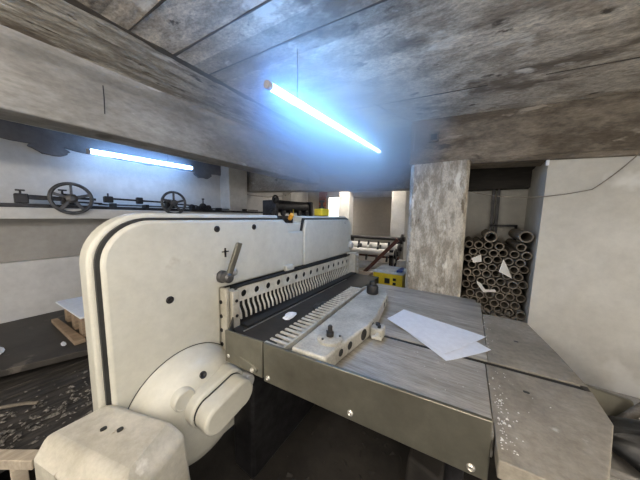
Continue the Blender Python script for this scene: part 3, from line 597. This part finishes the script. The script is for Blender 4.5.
for xx in (0.215,0.255): MB().box(xx-0.012,xx+0.012,2.87,2.90,0.735,1.86).build('rack_post', black_iron, lad)
MB().box(0.20,0.42,2.87,2.895,1.475,1.495).build('rack_bar', black_iron, lad); MB().box(0.40,0.42,2.87,2.895,0.735,1.495).build('rack_post', black_iron, lad)
struct('trim_20', MB().box(0.0,0.50,2.80,2.95,1.84,2.3), dark_panel)
single('wall_bracket', MB().box(0.42,0.436,2.10,2.1195,1.905,1.945), paper, (0.428,2.12,1.905), 'small white cable clip at the top edge of the niche under the beam', 'clip', bevel=0.003)
def sag(p, q, s, n=14):
    p, q = Vector(p), Vector(q); return [p.lerp(q,i/n)-Vector((0,0,s*4*(i/n)*(1-i/n))) for i in range(n+1)]
single('cable', MB().tube([(0.012,2.085,1.755)]+sag((0.012,2.085,1.752),(0.64,2.10,1.738),0.045)[1:]+sag((0.64,2.10,1.738),(0.80,2.085,1.93),0.012)[1:],0.0028,6), card, (0.4,2.10,1.70), 'thin pale cable sagging across the niche from column to right wall', 'cable')
jb = thing('junction_box', (-0.26,2.09,2.165), 'small square metal junction box on the brown beam above the column', 'box')
mb = MB(); mb.box(-0.295,-0.225,2.075,2.0995,2.16,2.172); mb.box(-0.295,-0.225,2.075,2.0995,2.218,2.23); mb.box(-0.295,-0.283,2.075,2.0995,2.16,2.23); mb.box(-0.237,-0.225,2.075,2.0995,2.16,2.23); mb.build('box_rim', card, jb)
MB().box(-0.284,-0.236,2.085,2.0995,2.171,2.219).build('box_inside', dark_gap, jb)
single('cable', MB().tube([(-0.60,1.62,2.343),(-0.52,1.83,2.337),(-0.45,2.0,2.333),(-0.40,2.07,2.30),(-0.41,2.08,2.10)],0.004,6), beam_grey, (-0.5,1.9,2.08), 'thin cable running over the ceiling from the hung tube to the column', 'cable')
single('wire_stub', MB().tube([(-2.015,0.555,2.37),(-2.018,0.557,2.30),(-2.028,0.556,2.20)],0.003,6), black_iron, (-2.02,0.556,2.2), 'thin black wire hanging down the face of the left beam', 'wire')

# ------------------------------------------------------------------ left wall: rods with handwheels
rl = thing('rod_rail', (-3.65,1.2,1.607), 'long dark steel rail lying on the white wall ledge under the handwheels', 'rail')
MB().box(-3.67,-3.63,-1.2,3.9,1.608,1.645).build('rail_bar', black_iron, rl, bevel=0.003)
MB().cyl((-3.74,0.9,1.668),(-3.74,3.4,1.668),0.011,10).build('rail_rod', wheel_m, rl)
for yy in (-0.4,1.02,1.36,2.45,3.0): MB().box(-3.755,-3.62,yy-0.02,yy+0.02,1.645,1.685).build('rail_clamp', black_iron, rl, bevel=0.004)
def wheel_unit(cy, cz, y0, label, mirror=False):
    t = thing('handwheel_drive', (-3.65,cy,1.607), label, 'handwheel', 'handwheels on the wall rail')
    x = -3.53
    wmb = MB().torus((x,cy,cz),(1,0,0),0.153,0.017,44,10); wh = wmb.build('wheel_rim', wheel_m, t)
    for k in range(5):
        a = math.radians(90+72*k); c = Vector((x,cy,cz)); e = Vector((0,math.cos(a),math.sin(a)))
        MB().bar(c+e*0.03,c+e*0.15,0.018,0.030).build('spoke', wheel_m, wh, bevel=0.004)
    mb = MB(); mb.lathe((x-0.025,cy,cz),(1,0,0),[(0.046,0),(0.046,0.04),(0.026,0.05),(0.016,0.052),(0.0005,0.05)],20); mb.build('wheel_hub', wheel_m, wh)
    MB().cyl((x-0.11,cy,cz),(x-0.02,cy,cz),0.014,12).build('wheel_shaft', black_iron, t)
    MB().box(-3.69,-3.61,cy-0.06,cy+0.05,1.647,cz+0.05).build('bearing_block', black_iron, t, bevel=0.01)
    return t
t1 = wheel_unit(0.645,1.712,0.29,'spoked iron handwheel at the left end of the wall rail, the larger looking one')
mb = MB(); mb.bar((-3.65,0.31,1.712),(-3.65,0.60,1.706),0.035,0.045); mb.build('slide_arm', black_iron, t1, bevel=0.004)
mb = MB(); mb.box(-3.69,-3.61,0.285,0.37,1.647,1.74); mb.build('slide_block', black_iron, t1, bevel=0.008)
mb = MB(); mb.cyl((-3.65,0.325,1.74),(-3.65,0.325,1.765),0.008,10); mb.bar((-3.65,0.295,1.772),(-3.65,0.355,1.772),0.014,0.016); mb.build('wing_screw', black_iron, t1, bevel=0.003)
mb = MB(); mb.bar((-3.65,0.69,1.725),(-3.65,0.86,1.718),0.018,0.026); mb.bar((-3.68,0.68,1.682),(-3.68,0.92,1.675),0.015,0.018); mb.build('slide_arm', black_iron, t1)
mb = MB(); mb.cyl((-3.65,0.60,1.76),(-3.65,0.60,1.80),0.009,10); mb.bar((-3.65,0.57,1.80),(-3.65,0.635,1.80),0.014,0.016); mb.build('wing_screw', black_iron, t1, bevel=0.003)
t2 = wheel_unit(1.65,1.722,0.94,'spoked iron handwheel farther right along the wall rail, nearer the corner pillar')
mb = MB(); mb.bar((-3.65,0.98,1.738),(-3.65,1.62,1.728),0.018,0.022); mb.build('slide_arm', black_iron, t2)
mb = MB(); mb.box(-3.69,-3.61,0.93,1.01,1.69,1.765); mb.box(-3.685,-3.615,1.25,1.315,1.69,1.775); mb.build('slide_block', black_iron, t2, bevel=0.01)
mb = MB(); mb.cyl((-3.65,0.97,1.765),(-3.65,0.97,1.80),0.008,10); mb.build('wing_screw', black_iron, t2)
MB().bar((-3.65,1.70,1.715),(-3.65,2.05,1.70),0.018,0.02).build('slide_arm', black_iron, t2)
gc = thing('gear_cluster', (-3.62,2.05,1.607), 'dark cluster of small gears and knobs on the rail past the second handwheel', 'gears')
MB().box(-3.61,-3.54,1.90,2.25,1.608,1.655).build('gear_plate', black_iron, gc, bevel=0.006)
for (yy,zz,r) in [(1.93,1.675,0.045),(2.02,1.665,0.035),(2.11,1.69,0.055),(2.20,1.675,0.045)]:
    mb = MB(); mb.lathe((-3.60,yy,zz),(1,0,0),[(r,0),(r,0.03),(r*0.8,0.034),(r*0.4,0.036),(r*0.4,0.05),(0.0005,0.052)],14); mb.build('gear', black_iron, gc, smooth=20)
mb = MB(); mb.cyl((-3.58,2.11,1.70),(-3.58,2.11,1.80),0.010,8); mb.cyl((-3.58,2.11,1.80),(-3.58,2.11,1.82),0.02,10); mb.build('gear_knob', black_iron, gc)
# roller press behind the machine
rp = thing('roller_press', (-2.4,2.8,0), 'black roller unit with end wheels standing behind the cutting machine', 'press')
MB().box(-2.62,-2.22,2.20,3.60,0,1.52).build('press_base', tarp_m, rp, bevel=0.02)
MB().cyl((-2.38,2.45,1.70),(-2.38,3.24,1.70),0.095,28).build('roller', black_iron, rp, bevel=0.006)
mb = MB(); mb.box(-2.52,-2.26,2.38,2.44,1.52,1.78); mb.build('roller_stand', black_iron, rp, bevel=0.01)
mb = MB(); mb.box(-2.52,-2.26,3.25,3.31,1.52,1.80); mb.build('roller_stand', black_iron, rp, bevel=0.01)
mb = MB(); mb.torus((-2.25,2.37,1.785),(1,0,0),0.05,0.014,24,8); mb.cyl((-2.27,2.37,1.785),(-2.235,2.37,1.785),0.03,14); mb.build('end_wheel', black_iron, rp)
for yy in (2.30,2.52,2.7,2.9,3.1):
    mb = MB(); mb.lathe((-2.26,yy,1.60),(1,0,0),[(0.045,0),(0.045,0.03),(0.03,0.036),(0.0005,0.036)],16); mb.build('press_gear', black_iron, rp, smooth=20)
MB().box(-2.24,-2.20,2.1,3.6,1.525,1.56).build('press_rail', black_iron, rp, bevel=0.005)
MB().cyl((-2.22,2.72,1.55),(-2.22,2.72,1.66),0.006,8).build('press_pin', yellow, rp)

# ------------------------------------------------------------------ left floor: platform, board on blocks, planks
pf = thing('work_platform', (-3.3,0.6,0), 'low dark fibreboard platform along the foot of the left wall', 'platform')
MB().hexa([(-3.89,-0.8,0.39),(-3.03,-0.8,0.39),(-2.40,0.9,0.39),(-3.89,1.6,0.39)],[(-3.89,-0.8,0.44),(-3.03,-0.8,0.44),(-2.40,0.9,0.44),(-3.89,1.6,0.44)]).build('platform_top', tarp_m, pf, bevel=0.004)
for (xx,yy) in [(-3.7,-0.6),(-3.1,-0.6),(-3.7,1.3),(-3.0,0.9),(-3.0,0.2)]: MB().box(xx-0.05,xx+0.05,yy-0.05,yy+0.05,0,0.39).build('platform_leg', black_iron, pf)
wb = thing('board_stand', (-3.15,0.75,0.44), 'white board propped on timber blocks on the dark platform', 'board')
MB().hexa([(-3.52,0.455,0.632),(-2.79,0.49,0.632),(-2.79,1.05,0.632),(-3.52,1.05,0.632)],[(-3.52,0.455,0.647),(-2.79,0.49,0.647),(-2.79,1.05,0.647),(-3.52,1.05,0.647)]).build('board_top', paper, wb, bevel=0.002)
for xx in (-3.42,-3.14,-2.88): MB().box(xx-0.045,xx+0.045,0.50,1.0,0.441,0.632).build('timber_block', wood, wb, bevel=0.004)
single('timber_offcut', MB().hexa([(-3.50,0.41,0.441),(-2.72,0.43,0.441),(-2.72,0.50,0.441),(-3.50,0.455,0.441)],[(-3.50,0.41,0.478),(-2.72,0.43,0.478),(-2.72,0.50,0.478),(-3.50,0.455,0.478)]), wood, (-3.1,0.44,0.441), 'brown timber offcut lying before the propped white board', 'timber', bevel=0.004)
single('paper_scrap', crumple((-2.83,0.385,0.447),0.06,0.02,0.007,seed=8), paper, (-2.83,0.385,0.44), 'white paper scrap on the platform beside the timber offcut', 'scrap', smooth=0)
single('paper_scrap', crumple((-3.10,0.08,0.447),0.10,0.03,0.007,seed=9), paper, (-3.10,0.08,0.44), 'white paper scrap on the platform at the left edge of the photo', 'scrap', smooth=0)
mb = MB(); rr = random.Random(12)
for k in range(8):   # dark duckboards laid on bearers
    x0 = -2.90+k*0.135
    mb.box(x0,x0+0.127,-0.16,1.15,0.29,0.315+rr.uniform(0,0.012))
for yy in (-0.1,0.95): mb.box(-2.88,-1.85,yy,yy+0.08,0.0,0.29)
single('duckboard', mb, mat('grimy_boards',(0.062,0.054,0.047),(0.026,0.023,0.02),6,0.75,bump=0.2,stretch=(5,1,1),grain=0.3,lo=0.42,hi=0.58), (-2.0,0,0), 'dark raised duckboard of planks in front of the low platform', 'duckboard', bevel=0.003)
mb = MB()
for i in range(300):
    px, py = rr.gauss(-2.05,0.2), rr.uniform(-0.08,0.6); r = rr.uniform(0.003,0.011)*rr.choice([1,1,1.6])
    if not -2.55 < px < -1.85: continue
    a = rr.uniform(0,6.28); e = rr.uniform(1,2.4)
    q = [(px+math.cos(a+t)*r*(e if t in (0,math.pi) else 1),py+math.sin(a+t)*r*(e if t in (0,math.pi) else 1),0.329) for t in (0,math.pi/2,math.pi,1.5*math.pi)]
    mb.add(q+[(px,py,0.329+r*0.8)],[(0,3,2,1),(0,1,4),(1,2,4),(2,3,4),(3,0,4)])
single('floor_chips', mb, mat('grey_chips',(0.30,0.28,0.25),(0.03,0.027,0.024),60,0.8), (-1.95,0.2,0.329), 'pale chips and paper waste strewn over the dark duckboards', 'chips', kind='stuff', smooth=0)
single('curled_strip', MB().tube([(-2.36,0.02,0.355),(-2.30,0.08,0.362),(-2.26,0.13,0.36),(-2.22,0.17,0.352)],0.010,8), card, (-2.2,0.1,0.34), 'pale curled strip lying among the chips on the duckboards', 'strip')
tr = thing('timber_trestle', (-1.75,-0.1,0), 'pale timber trestle at the lower left beside the cream motor box', 'trestle')
MB().bar((-1.655,0.108,0.375),(-2.26,-0.277,0.375),0.055,0.05).build('trestle_top', wood_pale, tr, bevel=0.004)
for (xx,yy,zz) in [(-1.74,0.054,0.0),(-2.22,-0.25,0.0)]: MB().box(xx-0.03,xx+0.03,yy-0.025,yy+0.025,zz,0.35).build('trestle_leg', wood_pale, tr, bevel=0.004)

# ------------------------------------------------------------------ right floor: black bags and pipe; debris under the table
def bag(c, z0, rx, ry, rz, seed, label):
    rr = random.Random(seed); mb = MB(); n, m = 26, 14; ph = [rr.uniform(0,6.28) for _ in range(8)]; vs = []
    for j in range(m+1):
        t = j/m
        for i in range(n):
            a = 2*math.pi*i/n; pr = math.sin(math.pi*min(1,0.12+0.88*t))**0.55 if t < 1 else 0.02
            k = 1+0.10*math.sin(3*a+ph[0]+4*t)+0.07*math.sin(7*a+ph[1]-5*t)+0.05*math.sin(11*a+ph[2]+9*t)
            vs.append((c[0]+rx*pr*k*math.cos(a),c[1]+ry*pr*k*math.sin(a),z0+rz*t*(1+0.05*math.sin(5*a+ph[3]))+0.001))
    fs = [tuple(range(n))[::-1],tuple(m*n+i for i in range(n))]
    for j in range(m):
        for i in range(n): fs.append((j*n+i,j*n+(i+1)%n,(j+1)*n+(i+1)%n,(j+1)*n+i))
    return single('rubbish_bag', mb.add(vs,fs), sack_m, (c[0],c[1],z0), label, 'bag', smooth=50)
cr = thing('concrete_block', (0.75,1.4,0), 'grey block on the floor at the right wall holding the black bag', 'block')
MB().box(0.46,1.25,1.17,1.72,0,0.655).build('block_body', beam_grey, cr, bevel=0.01)
MB().box(0.45,1.26,1.16,1.73,0.655,0.68).build('block_cap', beam_grey, cr, bevel=0.005)
bag((0.72,1.24), 0.68, 0.27,0.13,0.16,1,'crumpled black plastic bag on the grey block beyond the dusty table end')
single('steel_sheet', MB().hexa([(0.49,1.46,0.681),(0.68,1.46,0.681),(0.68,1.48,0.681),(0.49,1.48,0.681)],[(0.50,1.50,0.785),(0.66,1.50,0.77),(0.66,1.52,0.77),(0.50,1.52,0.785)]), plate_steel, (0.58,1.48,0.68), 'dark grey steel sheet standing on the block behind the black bag', 'sheet', bevel=0.004)
single('pipe', MB().tube([(0.60,1.42,0.715),(0.66,1.41,0.83),(0.74,1.40,0.85),(0.85,1.395,0.84),(0.95,1.39,0.83)],0.016,12), card, (0.66,1.41,0.69), 'bent grey pipe standing up between the black bag and the dark panel', 'pipe')
mb = MB(); rr = random.Random(21)
for i in range(70):
    px, py = rr.uniform(-0.85,-0.25), rr.uniform(0.55,1.7); r = rr.uniform(0.008,0.035)
    p = [Vector((px,py,0.001))+Vector((rr.uniform(-r,r),rr.uniform(-r,r),0)) for _ in range(3)]
    mb.add([tuple(q) for q in p]+[(px,py,r*0.6)],[(0,1,2),(0,1,3),(1,2,3),(2,0,3)])
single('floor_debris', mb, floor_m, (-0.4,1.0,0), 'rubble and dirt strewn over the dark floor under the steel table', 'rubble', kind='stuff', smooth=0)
single('stone_block', MB().hexa([(-0.20,1.15,0),(0.0,1.12,0),(0.02,1.30,0),(-0.18,1.33,0)],[(-0.18,1.17,0.30),(-0.02,1.14,0.29),(0.0,1.28,0.29),(-0.17,1.31,0.30)]), floor_m, (-0.09,1.2,0), 'rough dark stone block on the floor under the steel table', 'stone', bevel=0.015)

# ------------------------------------------------------------------ far room: bench, yellow box, winding machine, leaning rail
bn = thing('workbench', (-1.0,2.9,0), 'wooden bench loaded with papers beyond the far end of the cutting machine', 'bench')
MB().box(-1.45,-0.50,2.60,3.15,0.70,0.74).build('bench_top', wood, bn, bevel=0.004)
for (xx,yy) in [(-1.4,2.64),(-0.55,2.64),(-1.4,3.1),(-0.55,3.1)]: MB().box(xx-0.035,xx+0.035,yy-0.03,yy+0.03,0,0.70).build('bench_leg', wood, bn)
yb = thing('yellow_box', (-0.73,2.75,0.74), 'flat yellow box with dark openings on the bench beside the column', 'box')
MB().box(-0.90,-0.56,2.61,2.95,0.741,0.905).build('box_body', yellow, yb, bevel=0.008)
MB().box(-0.91,-0.55,2.60,2.96,0.905,0.918).build('box_lid', paper_dull, yb, bevel=0.004)
for (x0,x1,z0,z1) in [(-0.76,-0.70,0.79,0.85),(-0.665,-0.63,0.83,0.86),(-0.665,-0.63,0.78,0.81)]: MB().box(x0,x1,2.604,2.612,z0,z1).build('box_opening', black, yb)
single('paper_stack', MB().hexa([(-0.88,2.66,0.919),(-0.66,2.64,0.919),(-0.64,2.90,0.919),(-0.86,2.92,0.919)],[(-0.88,2.66,0.935),(-0.66,2.64,0.935),(-0.64,2.90,0.935),(-0.86,2.92,0.935)]), paper_dull, (-0.76,2.78,0.919), 'small stack of white papers on top of the yellow box', 'papers', bevel=0.002)
single('folder', MB().hexa([(-0.64,2.66,0.919),(-0.585,2.70,0.919),(-0.60,2.86,0.919),(-0.63,2.86,0.919)],[(-0.64,2.66,0.945),(-0.585,2.70,0.945),(-0.60,2.86,0.945),(-0.63,2.86,0.945)]), blue_m, (-0.61,2.76,0.919), 'dark blue folder beside the paper stack on the yellow box', 'folder', bevel=0.002)
single('carton', MB().box(-0.72,-0.57,2.97,3.10,0.741,1.00), wood_pale, (-0.64,3.03,0.741), 'small brown carton standing behind the yellow box', 'carton', bevel=0.004)
k = 0
for (x0,x1,y0,y1,h) in [(-1.40,-0.95,2.62,2.92,0.045),(-1.38,-1.0,2.64,2.90,0.035)]:
    zz = 0.741+k*0.046; k += 1
    single('timber_board', MB().box(x0,x1,y0,y1,zz,zz+h), wood_pale if k == 1 else wood, ((x0+x1)/2,(y0+y1)/2,zz), ['lower pale timber board on the bench left of the yellow box','upper brown timber board on the bench left of the yellow box'][k-1], 'board', 'timber boards on the bench', bevel=0.004)
wm = thing('winding_machine', (-1.35,3.75,0), 'dark winding machine with white paper rolls in the far room', 'winding machine')
for xx in (-1.80,-0.95):
    MB().box(xx-0.03,xx+0.03,3.55,3.62,0,1.05).build('machine_post', black_iron, wm, bevel=0.004); MB().box(xx-0.03,xx+0.03,3.95,4.0,0,1.20).build('machine_post', black_iron, wm, bevel=0.004)
    MB().box(xx-0.025,xx+0.025,3.55,4.0,0.92,0.98).build('machine_side', black_iron, wm, bevel=0.004)
for (yy,zz,r,m) in [(3.60,0.99,0.055,paper_dull),(3.78,1.05,0.075,paper_dull),(3.62,0.76,0.06,paper_dull),(3.97,1.19,0.03,black_iron),(3.85,0.90,0.04,rust)]:
    MB().cyl((-1.85,yy,zz),(-0.90,yy,zz),r,20).build('roller', m, wm, bevel=0.003)
for (yy,zz) in [(3.60,0.99),(3.78,1.05),(3.97,1.19),(3.62,0.76)]:
    mb = MB(); mb.lathe((-0.90,yy,zz),(1,0,0),[(0.085,0),(0.085,0.025),(0.04,0.03),(0.04,0.06),(0.0005,0.062)],20); mb.build('roller_gear', black_iron, wm)
for i in range(5):
    xx = -1.7+i*0.17
    mb = MB(); mb.lathe((xx,3.66,1.02),(1,0,0),[(0.09,0),(0.09,0.03),(0.0005,0.03)],18); mb.build('slitter_disc', black_iron if i % 2 else paper_dull, wm)
    MB().bar((xx,3.56,0.85),(xx+0.01,3.64,1.16),0.02,0.03).build('slitter_arm', black_iron, wm)
single('leaning_rail', MB().bar((-0.81,3.36,1.235),(-1.75,3.36,0.20),0.05,0.05).bar((-1.75,3.36,0.21),(-1.75,3.36,0.001),0.05,0.05), rust, (-1.3,3.36,0), 'red brown steel rail sloping up beside the winding machine', 'rail', bevel=0.003)
for k,(x0,y0,z0) in enumerate([(-1.75,3.52,0.0)]):
    single('paper_pallet', MB().box(-1.72,-1.02,3.64,3.94,0.0,0.62), paper_dull, (-1.4,3.8,0), 'stack of white paper inside the winding machine frame', 'paper stack', bevel=0.01)
single('pillar_pipe', MB().tube([(-3.70,3.10,1.97),(-3.55,3.5,1.95),(-3.5,4.0,2.02),(-3.55,4.3,2.13)],0.012,6), beam_grey, (-3.6,3.6,1.95), 'thin grey cable looped from the wall pillar to the far beam', 'cable')
